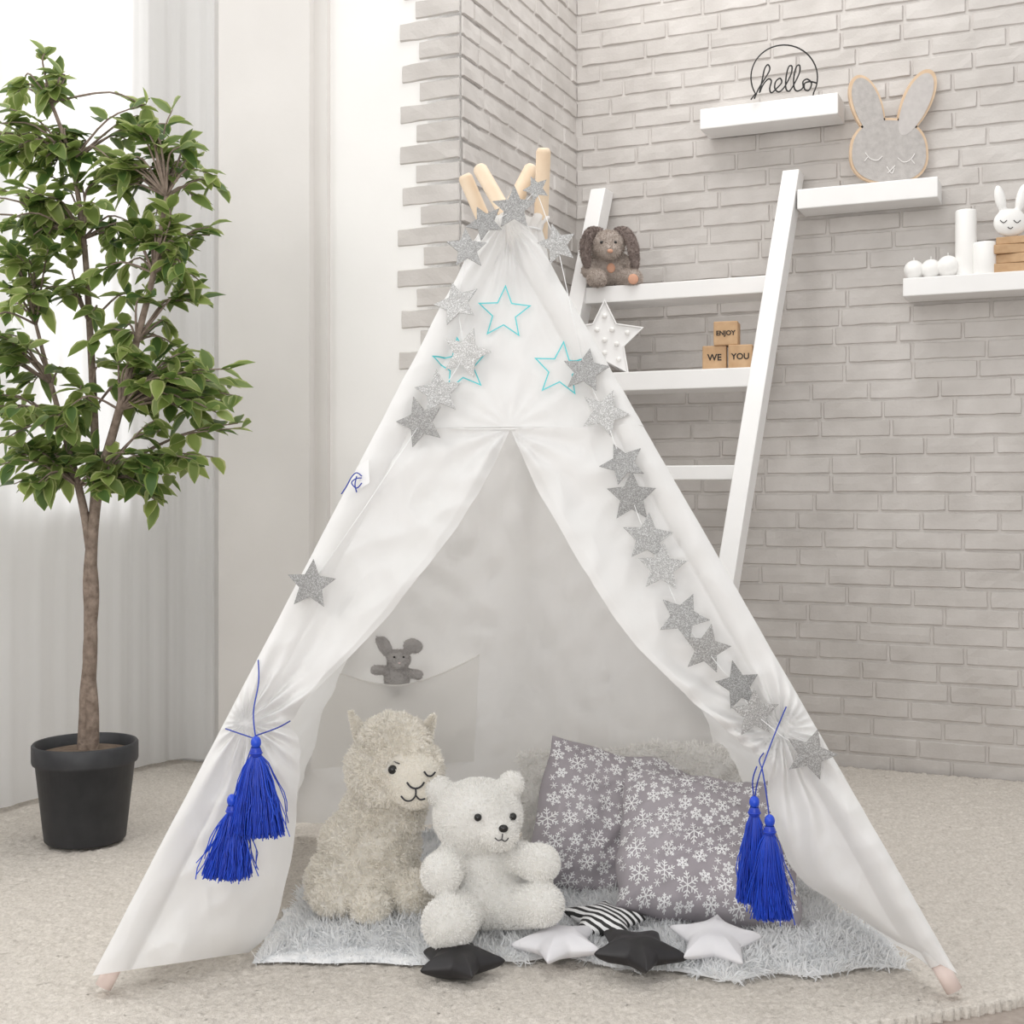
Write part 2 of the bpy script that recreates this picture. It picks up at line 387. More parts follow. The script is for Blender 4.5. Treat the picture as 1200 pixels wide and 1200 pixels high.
# ---------------------------------------------------------------- TEEPEE
FLb=Vector((-.672,2.085,0)); FRb=Vector((.722,2.07,0)); BLb=Vector((-.56,3.08,0)); BRb=Vector((.58,3.08,0)); BCb=Vector((.02,3.17,0))
BRt=P(544,205,2.56); BLt=P(611,222,2.60); BCt=P(637,174,2.49)
AP=P(592,250,2.50)
nF=(FRb-FLb).cross(AP-FLb).normalized()
if nF.y>0: nF=-nF
FLt=onplane(624,190,FLb,nF)+Vector((0,.036,0)); FRt=onplane(561,195,FLb,nF)+Vector((0,.004,0))
tp=empty('teepee_tent',Vector((0,2.58,0)),'white canvas play teepee with wooden poles and turquoise star prints','play tent')
for a,b in((FLb,FLt),(FRb,FRt),(BLb,BLt),(BRb,BRt),(BCb,BCt)):
    d=(b-a).normalized(); g=G()
    a2=a+d*.012
    V,Fc=tube([a2,a2+d*.05],[.014,.014],14); g.add(V,Fc,1)
    V,Fc=tube([a2+d*.05,b-d*.006,b],[.0145,.0145,.011],14); g.add(V,Fc,0)
    mk('pole',g.v,g.f,['wood','pink'],tp,True,g.m,label='round pale wooden pole')
def fx(y): return 118+(1160-y)*.5196
def gx(y): return 1120-(1170-y)*.572
def ln(a,b,t): return a+(b-a)*t
cover=G()
def interp(rows,v):
    k=v*(len(rows)-1); i=min(int(k),len(rows)-2); t=k-i
    def cr(p0,p1,p2,p3): return .5*((2*p1)+(p2-p0)*t+(2*p0-5*p1+4*p2-p3)*t*t+(3*p1-p0-3*p2+p3)*t**3)
    return cr(rows[max(i-1,0)],rows[i],rows[i+1],rows[min(i+2,len(rows)-1)])
def sheet(rowsO,rowsI,nu,nv,dispf,pw=1.25,rowsD=None):
    V=[];Fc=[]
    for j in range(nv+1):
        v=j/nv; o=interp(rowsO,v); i_=interp(rowsI,v); dd=interp(rowsD,v) if rowsD else Vector((0,0,0))
        for i in range(nu+1):
            u=(i/nu)**pw; p=o.lerp(i_,u); V.append(p+dd*(u**2.2)+nF*dispf(u,v,p))
    for j in range(nv):
        for i in range(nu): a=j*(nu+1)+i; Fc.append((a,a+1,a+nu+2,a+nu+1))
    cover.add(V,Fc)
def op(x,y): return onplane(x,y,FLb,nF)
def nz(p,s,o=0): return noise.noise(Vector((p.x*s+o,p.y*s,p.z*s)))
def wr(p,o=0):
    a=noise.noise(Vector((p.x*16+p.z*7+o,p.y*5,p.z*9-p.x*5))); b=noise.noise(Vector((p.x*34-p.z*20+o,3,p.z*26)))
    c=noise.noise(Vector((p.x*9-p.z*12+o,7,p.z*7+p.x*8)))
    return .0038*(1-abs(a)*3)+.0024*b+.0052*(1-abs(c)*3)
TIEL=op(292,850); TIER=op(915,856); DOOR=op(597,504); APX=op(595,262)
def radial(p,c,nf,amp,fall,ph=0):
    dx=p.x-c.x; dz=p.z-c.z; r=math.hypot(dx,dz); an=math.atan2(dz,dx)
    return amp*math.sin(an*nf+ph+2*noise.noise(Vector((r*5,an,ph))))*math.exp(-r/fall)*min(1,r/.05)
def dline(p,a,b):
    ab=(b-a).normalized(); v=p-a; return (v-ab*v.dot(ab)).length
LA,LB=op(fx(1100),1100),op(fx(300),300); RA,RB=op(gx(1100),1100),op(gx(300),300)
def over(p):
    # cloth wrapping round the front poles
    o=0
    for d in(dline(p,LA,LB),dline(p,RA,RB)):
        x=min(1.0,d/.030); o=max(o,.026*(1-x*x)**.8 if d<.030 else 0)
    return o
OE=13
ro=[op(fx(y)-OE,y) for y in (262,320,380,440,505)]; ri=[op(gx(y)+OE,y) for y in (262,320,380,440,505)]
def topd(u,v,p): return over(p)+.006+.002*nz(p,9)+ wr(p)*.5+radial(p,APX,34,.004,.18)+radial(p,DOOR,14,.004,.08)*(v)
sheet(ro,ri,120,90,topd,1.0)
L=[((458,505),(598,503)),((420,580),(563,574)),((376,660),(508,655)),((330,748),(437,742)),((298,810),(378,802)),((276,852),(341,846)),((262,882),(352,872)),((225,954),(349,945)),((185,1030),(338,1025)),((152,1097),(318,1088)),((130,1142),(292,1116))]
ro=[op(fx(a[1])-OE,a[1]) for a,b in L]; ri=[op(*b) for a,b in L]
rd_=[Vector((0,0,0)) if i<5 else P(b[0],b[1],[2.235,2.235,2.24,2.25,2.26,2.265][i-5])-op(*b) for i,(a,b) in enumerate(L)]
def dl(u,v,p):
    tie=math.exp(-((v-.5)/.12)**2)
    fold=.010*math.sin(u*16+v*2)*tie*u + .018*math.sin(u*7.5-v*3+.6)*max(0,v-.5)*1.6*u + .012*math.sin(u*5+1.1+v*3)*u*(1-abs(v-.45))
    edge=-.008*max(0,(u-.93)/.07)
    return over(p)+.006+fold+.005*nz(p,7)*min(1,u*4)+wr(p)*min(1,.2+u*3)+edge+min(1,u*4)*(radial(p,TIEL,19,.013,.24)+radial(p,DOOR,13,.010,.15))
sheet(ro,ri,100,190,dl,1.25,rd_)
R=[((740,505),(598,503)),((783,580),(634,580)),((828,660),(680,662)),((878,747),(738,748)),((914,810),(800,812)),((938,852),(862,866)),((954,880),(893,893)),((975,915),(900,935)),((1000,960),(912,985)),((1030,1012),(938,1030)),((1064,1072),(985,1062)),((1096,1140),(1052,1104))]
ro=[op(gx(a[1])+OE,a[1]) for a,b in R]; ri=[op(*b) for a,b in R]
rd_=[Vector((0,0,0)) if i<7 else P(b[0],b[1],[2.22,2.22,2.23,2.22,2.17][i-7])-op(*b) for i,(a,b) in enumerate(R)]
def dr(u,v,p):
    tie=math.exp(-((v-.52)/.12)**2)
    fold=.010*math.sin(u*15+v*2)*tie*u + .015*math.sin(u*7-v*4)*max(0,v-.5)*1.5*u + .012*math.sin(u*5.5+.5+v*3)*u*(1-abs(v-.45))
    return over(p)+.006+fold+.005*nz(p,7,9)*min(1,u*4)+wr(p,7)*min(1,.2+u*3)-.008*max(0,(u-.93)/.07)+min(1,u*4)*(radial(p,TIER,19,.013,.24,1)+radial(p,DOOR,13,.010,.15,2))
sheet(ro,ri,100,190,dr,1.25,rd_)
def tri(b0,b1,t0,t1,inn,nu=60,nv=80,amp=.01):
    V=[];Fc=[]
    for j in range(nv+1):
        v=j/nv
        a=b0.lerp(t0,v); b=b1.lerp(t1,v)
        for i in range(nu+1):
            u=i/nu; p=a.lerp(b,u); k=4*u*(1-u)
            V.append(p+inn*(k*(amp*nz(p,5)+.012*(1-v))+1.3*wr(p,3)))
    for j in range(nv):
        for i in range(nu): a=j*(nu+1)+i; Fc.append((a,a+1,a+nu+2,a+nu+1))
    cover.add(V,Fc,1)
def at(a,b,z): return a.lerp(b,(z-a.z)/(b.z-a.z))
zt=op(592,264).z
fl,fr,bl,br=[at(a,b,zt) for a,b in((FLb,FLt),(FRb,FRt),(BLb,BLt),(BRb,BRt))]
flb,frb,blb,brb=[at(a,b,.03) for a,b in((FLb,FLt),(FRb,FRt),(BLb,BLt),(BRb,BRt))]
off=Vector((0,-.022,0))
tri(blb+off,brb+off,bl+off,br+off+Vector((.02,0,0)),Vector((0,-1,0)),amp=.02)
tri(flb+Vector((.0,.01,0)),blb+Vector((.012,0,0)),fl-Vector((.010,0,0)),bl-Vector((.02,0,0)),Vector((1,0,0)),amp=.015)
tri(frb+Vector((.0,.01,0)),brb-Vector((.012,0,0)),fr+Vector((.015,0,0)),br+Vector((.05,0,0)),Vector((-1,0,0)),amp=.015)
for a,b,za,zb in((FLb,FLt,.05,1.30),(FRb,FRt,.05,1.30),(BLb,BLt,.03,1.3),(BRb,BRt,.03,1.3),(BCb,BCt,.03,1.3)):
    pts=[at(a,b,za+(zb-za)*k/59) for k in range(60)]
    V,Fc=tube(pts,.0162,16,False); cover.add(V,Fc)
c0=op(596,268)+Vector((.014,.035,0))
V=[];Fc=[];n=84
prof=((.080,-.16),(.072,-.11),(.062,-.06),(.052,-.02),(.047,0),(.050,.014),(.060,.026))
for j,(rr,dz) in enumerate(prof):
    for i in range(n):
        a=2*math.pi*i/n; r=rr*(1+.09*math.sin(i*1.1)*(.4+.6*(j>2))+.05*math.sin(i*.47+j*.2))
        sx=1.0 if math.cos(a)>0 else .8
        V.append(c0+Vector((r*math.cos(a)*sx,r*math.sin(a)*(.8 if math.sin(a)<0 else .95),dz+.006*math.sin(i*.7)*(j>2))))
for j in range(len(prof)-1):
    for i in range(n): Fc.append((j*n+i,j*n+(i+1)%n,(j+1)*n+(i+1)%n,(j+1)*n+i))
cover.add(V,Fc)
mk('canvas_cover',cover.v,cover.f,['cloth','innercloth'],tp,True,cover.m,label='white cotton canvas cover with tied-back door flaps')
V,Fc=tube([c0+Vector((.049*math.cos(a)*(1 if math.cos(a)>0 else .8),.047*math.sin(a),.002)) for a in [2*math.pi*i/40 for i in range(41)]],.0022,6)
mk('drawstring',V,Fc,'line',tp,True)
g=G()
V,Fc=tube([op(ln(fx(505)+18,gx(505)-18,k/30),505-3*math.sin(k/30*3.14))+nF*.0085 for k in range(31)],.0014,6); g.add(V,Fc)
mk('seam',g.v,g.f,'cloth',tp,True)
def starpts(r,r2=.42,rot=0,n=5):
    return [((r if k%2==0 else r*r2)*math.sin(rot+k*math.pi/n),(r if k%2==0 else r*r2)*math.cos(rot+k*math.pi/n)) for k in range(2*n)]
def print_star(cx,cy,r,rot):
    g=G(); a=starpts(r,.45,rot); b=starpts(r-3.8,.45,rot)
    for k in range(10):
        for s in range(6):
            t0=s/6;t1=(s+1)/6; q=[]
            for (A_,t) in((a,t0),(a,t1),(b,t1),(b,t0)):
                x=A_[k][0]*(1-t)+A_[(k+1)%10][0]*t; y=A_[k][1]*(1-t)+A_[(k+1)%10][1]*t
                pp=op(cx+x,cy-y); q.append(pp+nF*(.0165+over(pp)))
            g.add(q,[(0,1,2,3)])
    mk('star_print',g.v,g.f,'teal',tp,False,label='turquoise outlined star print')
print_star(591,371,33,.05); print_star(541,432,34,-.15); print_star(657,437,34,.1)
nB=(brb-blb).cross(bl-blb).normalized()
if nB.y>0: nB=-nB
PB=blb+off
def ob(x,y): return onplane(x,y,PB,nB)
pk=[(382,774),(562,760),(556,885),(366,893)]
V=[];Fc=[];nu,nv=30,20
for j in range(nv+1):
    for i in range(nu+1):
        u=i/nu;v=j/nv; x=ln(ln(pk[0][0],pk[1][0],u),ln(pk[3][0],pk[2][0],u),v); y=ln(ln(pk[0][1],pk[1][1],u),ln(pk[3][1],pk[2][1],u),v)
        y+=20*math.sin(u*3.14)*(1-v)
        p=ob(x,y); V.append(p+nB*(.030+.035*math.sin(u*3.14)*(1-v)+.005*nz(p,16)))
for j in range(nv):
    for i in range(nu): a=j*(nu+1)+i; Fc.append((a,a+1,a+nu+2,a+nu+1))
g=G(); g.add(V,Fc)
V,Fc=tube([V[i]+nB*.001 for i in range(nu+1)],.0018,6); g.add(V,Fc)
mk('pocket',g.v,g.f,'pocketcloth',tp,True,label='sewn canvas storage pocket')
g=G(); q=[P(420,546,2.29),P(432,538,2.29),P(433,566,2.29),P(423,572,2.29)]; g.add(q+[v+Vector((0,.002,0)) for v in q],[(0,1,2,3),(7,6,5,4),(0,4,5,1),(1,5,6,2),(2,6,7,3),(3,7,4,0)])
mk('care_tag',g.v,g.f,'line',tp,False,label='small white fabric tag')
g=G()
for pts in ([(424,558),(418,554),(412,559),(406,570),(400,579)],[(424,560),(417,561),(412,566),(418,572),(424,566)],[(418,558),(416,568),(418,577)]):
    V,Fc=tube(catmull([P(x,y,2.285) for x,y in pts],4),.0012,6); g.add(V,Fc)
mk('side_tie',g.v,g.f,'bluecord',tp,True,label='thin blue cord tie')
# ---------------------------------------------------------------- star garland
gar=empty('star_garland',op(600,275),'silver glitter star garland strung down the teepee poles','garland')
def flatstar(name,c,r,rot,nrm,parent,matn,th=.002,r2=.47):
    nrm=nrm.normalized(); x=Vector((1,0,0)); x=(x-nrm*x.dot(nrm)).normalized(); y=nrm.cross(x)
    if y.z<0: y=-y
    o=[c+x*a+y*b for a,b in starpts(r,r2,rot)]; V=[c+nrm*th]+[p+nrm*th*.5 for p in o]+[c-nrm*th]+[p-nrm*th*.5 for p in o]
    Fc=[]
    for k in range(10):
        n=(k+1)%10; Fc+= [(0,1+k,1+n),(11,12+n,12+k),(1+k,12+k,12+n,1+n)]
    return mk(name,V,Fc,matn,parent,False)
SP=[(570,290,22,1),(603,274,25,1),(628,248,15,2),(652,312,23,1),(550,320,24,0),(537,370,27,0),(547,424,29,0),(516,469,27,0),(495,504,29,0),(370,693,28,1),
 (685,445,27,0),(707,493,28,0),(728,552,26,0),(738,590,29,0),(757,637,29,0),(773,672,28,1),(797,729,29,0),(824,766,28,0),(861,808,28,0),(880,840,28,0),(943,887,29,1)]
cs={}
for (x,y,r,k) in SP:
    pp=op(x,y); c=pp+nF*(random.uniform(.040,.046)+.4*over(pp))
    if y<330: c+=nF*.045
    nr=nF+Vector((random.uniform(-.35,.35),0,random.uniform(-.35,.15)))
    flatstar('glitter_star',c,r*c.y/F*1.08,random.uniform(-.5,.5),nr,gar,'silver'); cs[(x,y)]=c-nF*.004
gs=G()
Lft=[(603,274),(570,290),(550,320),(537,370),(547,424),(516,469),(495,504),(370,693)]; Rt=[(603,274),(628,248),(652,312),(685,445),(707,493),(728,552),(738,590),(757,637),(773,672),(797,729),(824,766),(861,808),(880,840),(943,887)]
for ch in(Lft,Rt):
    for a,b in zip(ch,ch[1:]):
        p=cs[a];q=cs[b]; m=(p+q)/2+Vector((0,-.002,-.004)); V,Fc=tube([p,m,q],.0007,5); gs.add(V,Fc)
mk('garland_string',gs.v,gs.f,'line',gar,True,label='thin white string')
# ---------------------------------------------------------------- tassels
def tassel(parent,x,y0,y1,w,d,tilt=0):
    k=d/F; top=P(x,y0,d); Ln=(y1-y0)*k; R=w*k/2
    e=parent; g=G()
    V,Fc=sphere(top,(.0085,.0085,.0105),14,10); g.add(V,Fc)
    prof=[(.007,-.008),(.0095,-.014),(.0095,-.020),(.007,-.023)]
    V,Fc=lathe(prof,16,top); g.add(V,Fc)
    V,Fc=tube([top+Vector((.0095*math.cos(a),.0095*math.sin(a),-.017)) for a in [2*math.pi*i/16 for i in range(17)]],.0015,5); g.add(V,Fc)
    for i in range(760):
        a=random.uniform(0,2*math.pi); q=math.sqrt(random.random()); wild=random.random()<.06
        R1=R*q*(1.0 if not wild else 1.35); l=Ln*random.uniform(.93,1.02) if not wild else Ln*random.uniform(.7,1.05)
        pts=[]
        ph=random.uniform(0,6)
        for s in range(7):
            t=s/6; rr=.006*q+(R1-.006*q)*(t**.65); wob=.0014*math.sin(t*9+ph)*(t)*(3 if wild else 1)
            pts.append(top+Vector((rr*math.cos(a)+wob+tilt*t*t*k,rr*math.sin(a)*.55,-.018-(l-.018)*t)))
        V,Fc=tube(pts,.0010,3,False); g.add(V,Fc)
    return mk('tassel',g.v,g.f,'blue',e,True,label='royal blue silky tassel')
def cord(parent,lines):
    g=G()
    for pts in lines:
        V,Fc=tube(catmull([Vector(p) for p in pts],5),.0012,6); g.add(V,Fc)
    mk('tie_cord',g.v,g.f,'bluecord',parent,True,label='thin blue cord')
d=2.12
t1=empty('tassel_tieback',P(300,868,d),'blue cord tieback with two royal blue tassels on the canvas flap','tassel',group='tasselled tiebacks')
tassel(t1,300,870,979,68,d-.05); tassel(t1,272,938,1028,58,2.07,-6)
cord(t1,[[op(308,778)+nF*.04,P(303,800,2.17),P(297,835,2.11),P(300,868,d-.05)],[op(344,848)+nF*.035,P(325,853,2.13),P(300,862,d-.05)],[P(300,866,d-.05),P(282,860,2.11),op(272,858)+nF*.05],[P(300,862,d-.05),P(288,895,2.07),P(272,938,2.07)]])
d=2.08
t2=empty('tassel_tieback.001',P(890,900,d),'blue cord tieback with two royal blue tassels on the canvas flap','tassel',group='tasselled tiebacks')
tassel(t2,884,940,1056,42,d); tassel(t2,902,962,1076,46,2.05,4)
cord(t2,[[op(916,832)+nF*.04,P(908,860,2.14),P(893,900,d),P(887,920,d),P(884,940,d)],[P(893,900,d),P(898,930,2.06),P(902,962,2.05)],[P(893,900,d),P(890,890,2.14),op(895,880)+nF*.03],[P(887,898,d),P(882,915,d),P(884,940,d)]])
# ---------------------------------------------------------------- blanket & mat
def patchmesh(X0,X1,Y0,Y1,z,amp,wob,nx=70,ny=50,sk=None):
    V=[];Fc=[]
    for j in range(ny+1):
        for i in range(nx+1):
            u=i/nx;v=j/ny; x=ln(X0,X1,u);y=ln(Y0,Y1,v)
            if sk: x,y=sk(u,v,x,y)
            e=min(u,1-u,v,1-v); x+=wob*noise.noise(Vector((u*3,v*3,1))); y+=wob*noise.noise(Vector((u*3,v*3,5)))
            V.append((x,y,z*min(1,e*14+.25)+amp*noise.noise(Vector((x*8,y*8,0)))*min(1,e*10)))
    for j in range(ny):
        for i in range(nx): a=j*(nx+1)+i; Fc.append((a,a+1,a+nx+2,a+nx+1))
    return V,Fc
V,Fc=patchmesh(-.45,-.10,2.215,2.5,.008,.002,.02)
furmesh('play_mat',V,Fc,6000,.007,.0009,'mat',jit=1.1,grav=.2,label='thin pale grey-blue quilted mat under the shaggy blanket',category='mat')
def skf(u,v,x,y): return x*(1-.18*v)+.02*math.sin(v*9), y+ (.035*math.sin(u*6+.3)+.018*math.sin(u*17)+.012*math.sin(u*41))*(1-v)
V,Fc=patchmesh(-.44,.67,2.20,2.96,.022,.014,.09,nx=110,sk=skf)
furmesh('shaggy_blanket',V,Fc,62000,.024,.0015,'blanket',jit=1.3,grav=.15,label='white and grey shaggy faux fur blanket inside the teepee',category='blanket')
# ---------------------------------------------------------------- plush helpers
def A_(x,y,dd=0): return P(x,y,d0+dd)
def R_(r): return r*k
def face_line(hit,pts,r,matn,name,parent,out=.002):
    q=[hit(x,y,out) for x,y in pts]; q=[v for v in q if v is not None]
    if len(q)<2: return
    V,Fc=tube(catmull(q,5),r,6); mk(name,V,Fc,matn,parent,True)
def face_ball(hit,x,y,r,matn,name,parent,out=.001,**kw):
    q=hit(x,y,out)
    if q is None: q=A_(x,y,-.05)
    V,Fc=sphere(q,r,18,12); return mk(name,V,Fc,matn,parent,True,**kw)
# ---------------------------------------------------------------- alpaca
d0=2.46;k=d0/F
ZB=.03
al=empty('alpaca_plush',Vector((P(435,1060,d0).x,d0,ZB)),'fluffy cream sitting alpaca plush with winking face','plush toy')
ells=[(A_(428,1032),(R_(68),R_(58),R_(54))),(A_(434,990),(R_(58),R_(50),R_(48))),(A_(450,950,-.01),(R_(48),R_(42),R_(45))),
 (A_(462,903,-.03),(R_(56),R_(47),R_(48))),(A_(462,870,-.025),(R_(42),R_(38),R_(32))),(A_(470,872,-.06),(R_(26),R_(18),R_(18))),
 (A_(372,1045,.02),(R_(14),R_(14),R_(24))),
 (A_(395,1054,-.07),(R_(27),R_(26),R_(19))),(A_(435,1062,-.10),(R_(22),R_(28),R_(18))),(A_(486,1048,-.06),(R_(25),R_(30),R_(26)))]
V,Fc=blob(ells,.0055,4,lump=.0065,lscale=75)
V[:,2]=np.maximum(V[:,2],ZB)
fcx,fcy=482,914
pc=np.array(A_(fcx,fcy,-.12))
def msk(p): 
    dd=np.linalg.norm((p-pc)/np.array([1.05,1.4,1.0]),axis=1); return np.where(dd<R_(30),0.0,1.0)
furmesh('body',V,Fc,56000,.0085,.0015,'alpaca',al,jit=1.2,grav=.0,mask=msk)
for p1,p2 in(((428,872),(412,836)),((494,868),(508,840))):
    V,Fc=blob([(c_,(r_,r_*.6,r_)) for c_,r_ in chain(A_(*p1,-.02),A_(*p2,-.02),R_(11),R_(3.5),8)],.004,1)
    furmesh('ear',V,Fc,4500,.0055,.0011,'alpaca',al,jit=.8,grav=0)
MV,MF=blob([(A_(482,912,-.070),(R_(34),R_(34),R_(32))),(A_(487,929,-.102),(R_(22),R_(24),R_(17)))],.005,3)
furmesh('muzzle',MV,MF,9000,.0045,.0009,'alpaca',al,jit=.8,grav=.1,label='short-pile cream face')
hit=caster(MV,MF)
face_ball(hit,460,902,.0085,'black','eye',al)
face_line(hit,[(449,899),(453,894),(460,892),(468,895)],.0012,'thread','eyelash',al,.003)
face_line(hit,[(497,904),(501,909),(506,909),(510,905)],.0017,'thread','closed_eye',al,.004)
face_line(hit,[(477,917),(481,922),(487,924),(493,922),(497,917)],.0018,'thread','nose',al,.005)
face_line(hit,[(487,924),(487,932),(482,938),(475,938),(470,933)],.0016,'thread','mouth',al,.005)
face_line(hit,[(487,932),(492,937),(498,936)],.0016,'thread','mouth',al,.005)
# ---------------------------------------------------------------- bear
d0=2.33;k=d0/F
br_=empty('teddy_bear',Vector((P(565,1090,d0).x,d0,ZB)),'white fluffy teddy bear sitting beside the alpaca','plush toy')
ells=[(A_(569,1042),(R_(47),R_(42),R_(46))),(A_(567,1010),(R_(40),R_(36),R_(34))),(A_(560,957,-.01),(R_(52),R_(44),R_(44)))]
ells+=[(A_(516,928,0),(R_(17),R_(10),R_(18))),(A_(599,920,0),(R_(15),R_(10),R_(16))),(A_(583,977,-.058),(R_(24),R_(20),R_(19)))]
for c,r in chain(A_(532,1003,-.02),A_(517,1024,-.08),R_(17),R_(23))+chain(A_(600,1003,-.02),A_(634,1012,-.07),R_(17),R_(21))+chain(A_(548,1062,-.03),A_(526,1082,-.12),R_(23),R_(30))+chain(A_(592,1064,-.03),A_(636,1060,-.09),R_(23),R_(24)): ells.append((c,r))
V,Fc=blob(ells,.0055,2,lump=.001,lscale=60); V[:,2]=np.maximum(V[:,2],ZB)
furmesh('body',V,Fc,56000,.0045,.0009,'bear',br_,jit=.7,grav=.05)
hit=caster(V,Fc)
face_ball(hit,590,971,(.0085,.006,.0068),'black','nose',br_,.004)
for ex,ey in((560,958),(601,957)): face_ball(hit,ex,ey,.0068,'black','eye',br_,.003)
face_line(hit,[(589,977),(588,984)],.0010,'thread','mouth',br_,.005)
face_line(hit,[(580,982),(584,985),(588,984),(592,986),(596,982)],.0010,'thread','mouth',br_,.005)
# ---------------------------------------------------------------- grey bunny in pocket
d0=ob(467,775).y-.028;k=d0/F
bn=empty('bunny_plush',A_(467,795),'small grey bunny plush peeking out of the canvas pocket','plush toy')
ells=[(A_(465,795),(R_(15),R_(10),R_(20))),(A_(467,773),(R_(14),R_(12),R_(12))),(A_(468,779,-.012),(R_(8),R_(8),R_(6)))]
for c,r in chain(A_(458,786),A_(440,785,-.026),R_(5),R_(5.5))+chain(A_(477,788),A_(490,791,-.026),R_(5),R_(5.5)): ells.append((c,r))
ells+=[(A_(450,756),(R_(8),R_(3.5),R_(16)),(0,-.5,0)),(A_(484,757),(R_(12),R_(3.5),R_(9)),(0,.2,0))]
V,Fc=blob(ells,.0035,2); furmesh('body',V,Fc,7000,.0035,.0007,'greyfur',bn,jit=.8,grav=.1)
hit=caster(V,Fc)
for ex in(462,473): face_ball(hit,ex,770,.0024,'black','eye',bn,.002)
face_ball(hit,468,777,(.003,.002,.002),'pinkl','nose',bn,.002)
# ---------------------------------------------------------------- snowflake pillows
def pillow(name,c,a,b,T,Rm,label,flakes=0,furry=False,seed=0):
    rr=random.Random(seed); n=48
    def S(u,v,side,o=0):
        e=max(0,(1-abs(u)**2.4))*max(0,(1-abs(v)**2.4)); h=T*e**.5
        rc=1-.06*(u*u*v*v)
        x=a*u*(1-.06*(1-v*v))*rc; y=b*v*(1-.06*(1-u*u))*rc
        h*=(1+.20*noise.noise(Vector((u*1.8+seed,v*1.8,side))))*(1-.28*v)
        cr=noise.noise(Vector((u*3.2+seed,v*3.2-u,side*2))); c2=noise.noise(Vector((u*5-v*3,v*2+seed,side*2)))
        h+=(.012*(.5-abs(cr)*2.2)+.008*(.4-abs(c2)*2))*e**.3
        x+=.014*noise.noise(Vector((v*2,seed,1)));y+=.016*noise.noise(Vector((u*2,seed,4)))
        return c+Rm@Vector((x,y,(h+o)*side))
    g=G()
    for side in(1,-1):
        V=[S(math.sin(math.pi/2*(2*i/n-1)),math.sin(math.pi/2*(2*j/n-1)),side) for j in range(n+1) for i in range(n+1)]
        Fc=[]
        for j in range(n):
            for i in range(n):
                q=j*(n+1)+i; f=(q,q+1,q+n+2,q+n+1); Fc.append(f if side>0 else f[::-1])
        g.add(V,Fc,0)
    if furry: return recenter(furmesh(name,g.v,g.f,22000,.013,.0016,'fluff',jit=.9,grav=.1,label=label,category='cushion'))
    if flakes:
        pts=[]
        tries=0
        while len(pts)<flakes and tries<7000:
            tries+=1; u,v=rr.uniform(-.94,.94),rr.uniform(-.94,.94); r=rr.choice([.023,.019,.015]) if tries<1100 else rr.choice([.012,.009,.007])
            if all(math.hypot((u-p[0])*a,(v-p[1])*b)>(r+p[2])*.99 for p in pts): pts.append((u,v,r))
        for u,v,r in pts:
            ro=rr.uniform(0,1); w=.0010 if r>.01 else .0007
            def seg(x0,y0,x1,y1):
                L_=math.hypot(x1-x0,y1-y0); dx,dy=-(y1-y0)/L_*w,(x1-x0)/L_*w; K=4; V=[];Fc=[]
                for s in range(K+1):
                    t=s/K; x=x0+(x1-x0)*t; y=y0+(y1-y0)*t
                    for sg in(-1,1):
                        uu=max(-1,min(1,u+(x+dx*sg)/a)); vv=max(-1,min(1,v+(y+dy*sg)/b)); V.append(S(uu,vv,1,.0016))
                for s in range(K): Fc.append((2*s,2*s+1,2*s+3,2*s+2))
                g.add(V,Fc,1)
            for q in range(6):
                an=ro+q*math.pi/3; ca,sa=math.cos(an),math.sin(an)
                seg(0,0,r*ca,r*sa)
                if r>.0075:
                    for fr_ in((.40,.34),(.68,.26)):
                        for sg in(-1,1):
                            an2=an+sg*.9; seg(r*fr_[0]*ca,r*fr_[0]*sa,r*fr_[0]*ca+r*fr_[1]*math.cos(an2),r*fr_[0]*sa+r*fr_[1]*math.sin(an2))
    return recenter(mk(name,g.v,g.f,['pillow','snow'],None,True,g.m,label=label,category='cushion',group='snowflake cushions'))
def rotm(lean,roll,yaw=0):
    base=Matrix(((1,0,0),(0,0,-1),(0,1,0)))
    return Matrix.Rotation(yaw,3,'Z')@Matrix.Rotation(-lean,3,'X')@base@Matrix.Rotation(roll,3,'Z')
pillow('fluffy_cushion',P(745,962,2.83),.27,.17,.05,rotm(.3,.05,0),'white fluffy cushion behind the snowflake cushions',furry=True,seed=5)
pillow('snowflake_cushion',P(728,970,2.62),.19,.158,.072,rotm(.38,-.30,.22),'grey cushion with white snowflake print standing behind another',150,seed=1)
pillow('snowflake_cushion.001',P(830,994,2.42),.178,.148,.086,rotm(.62,-.06,-.12),'grey cushion with white snowflake print leaning in front',140,seed=2)
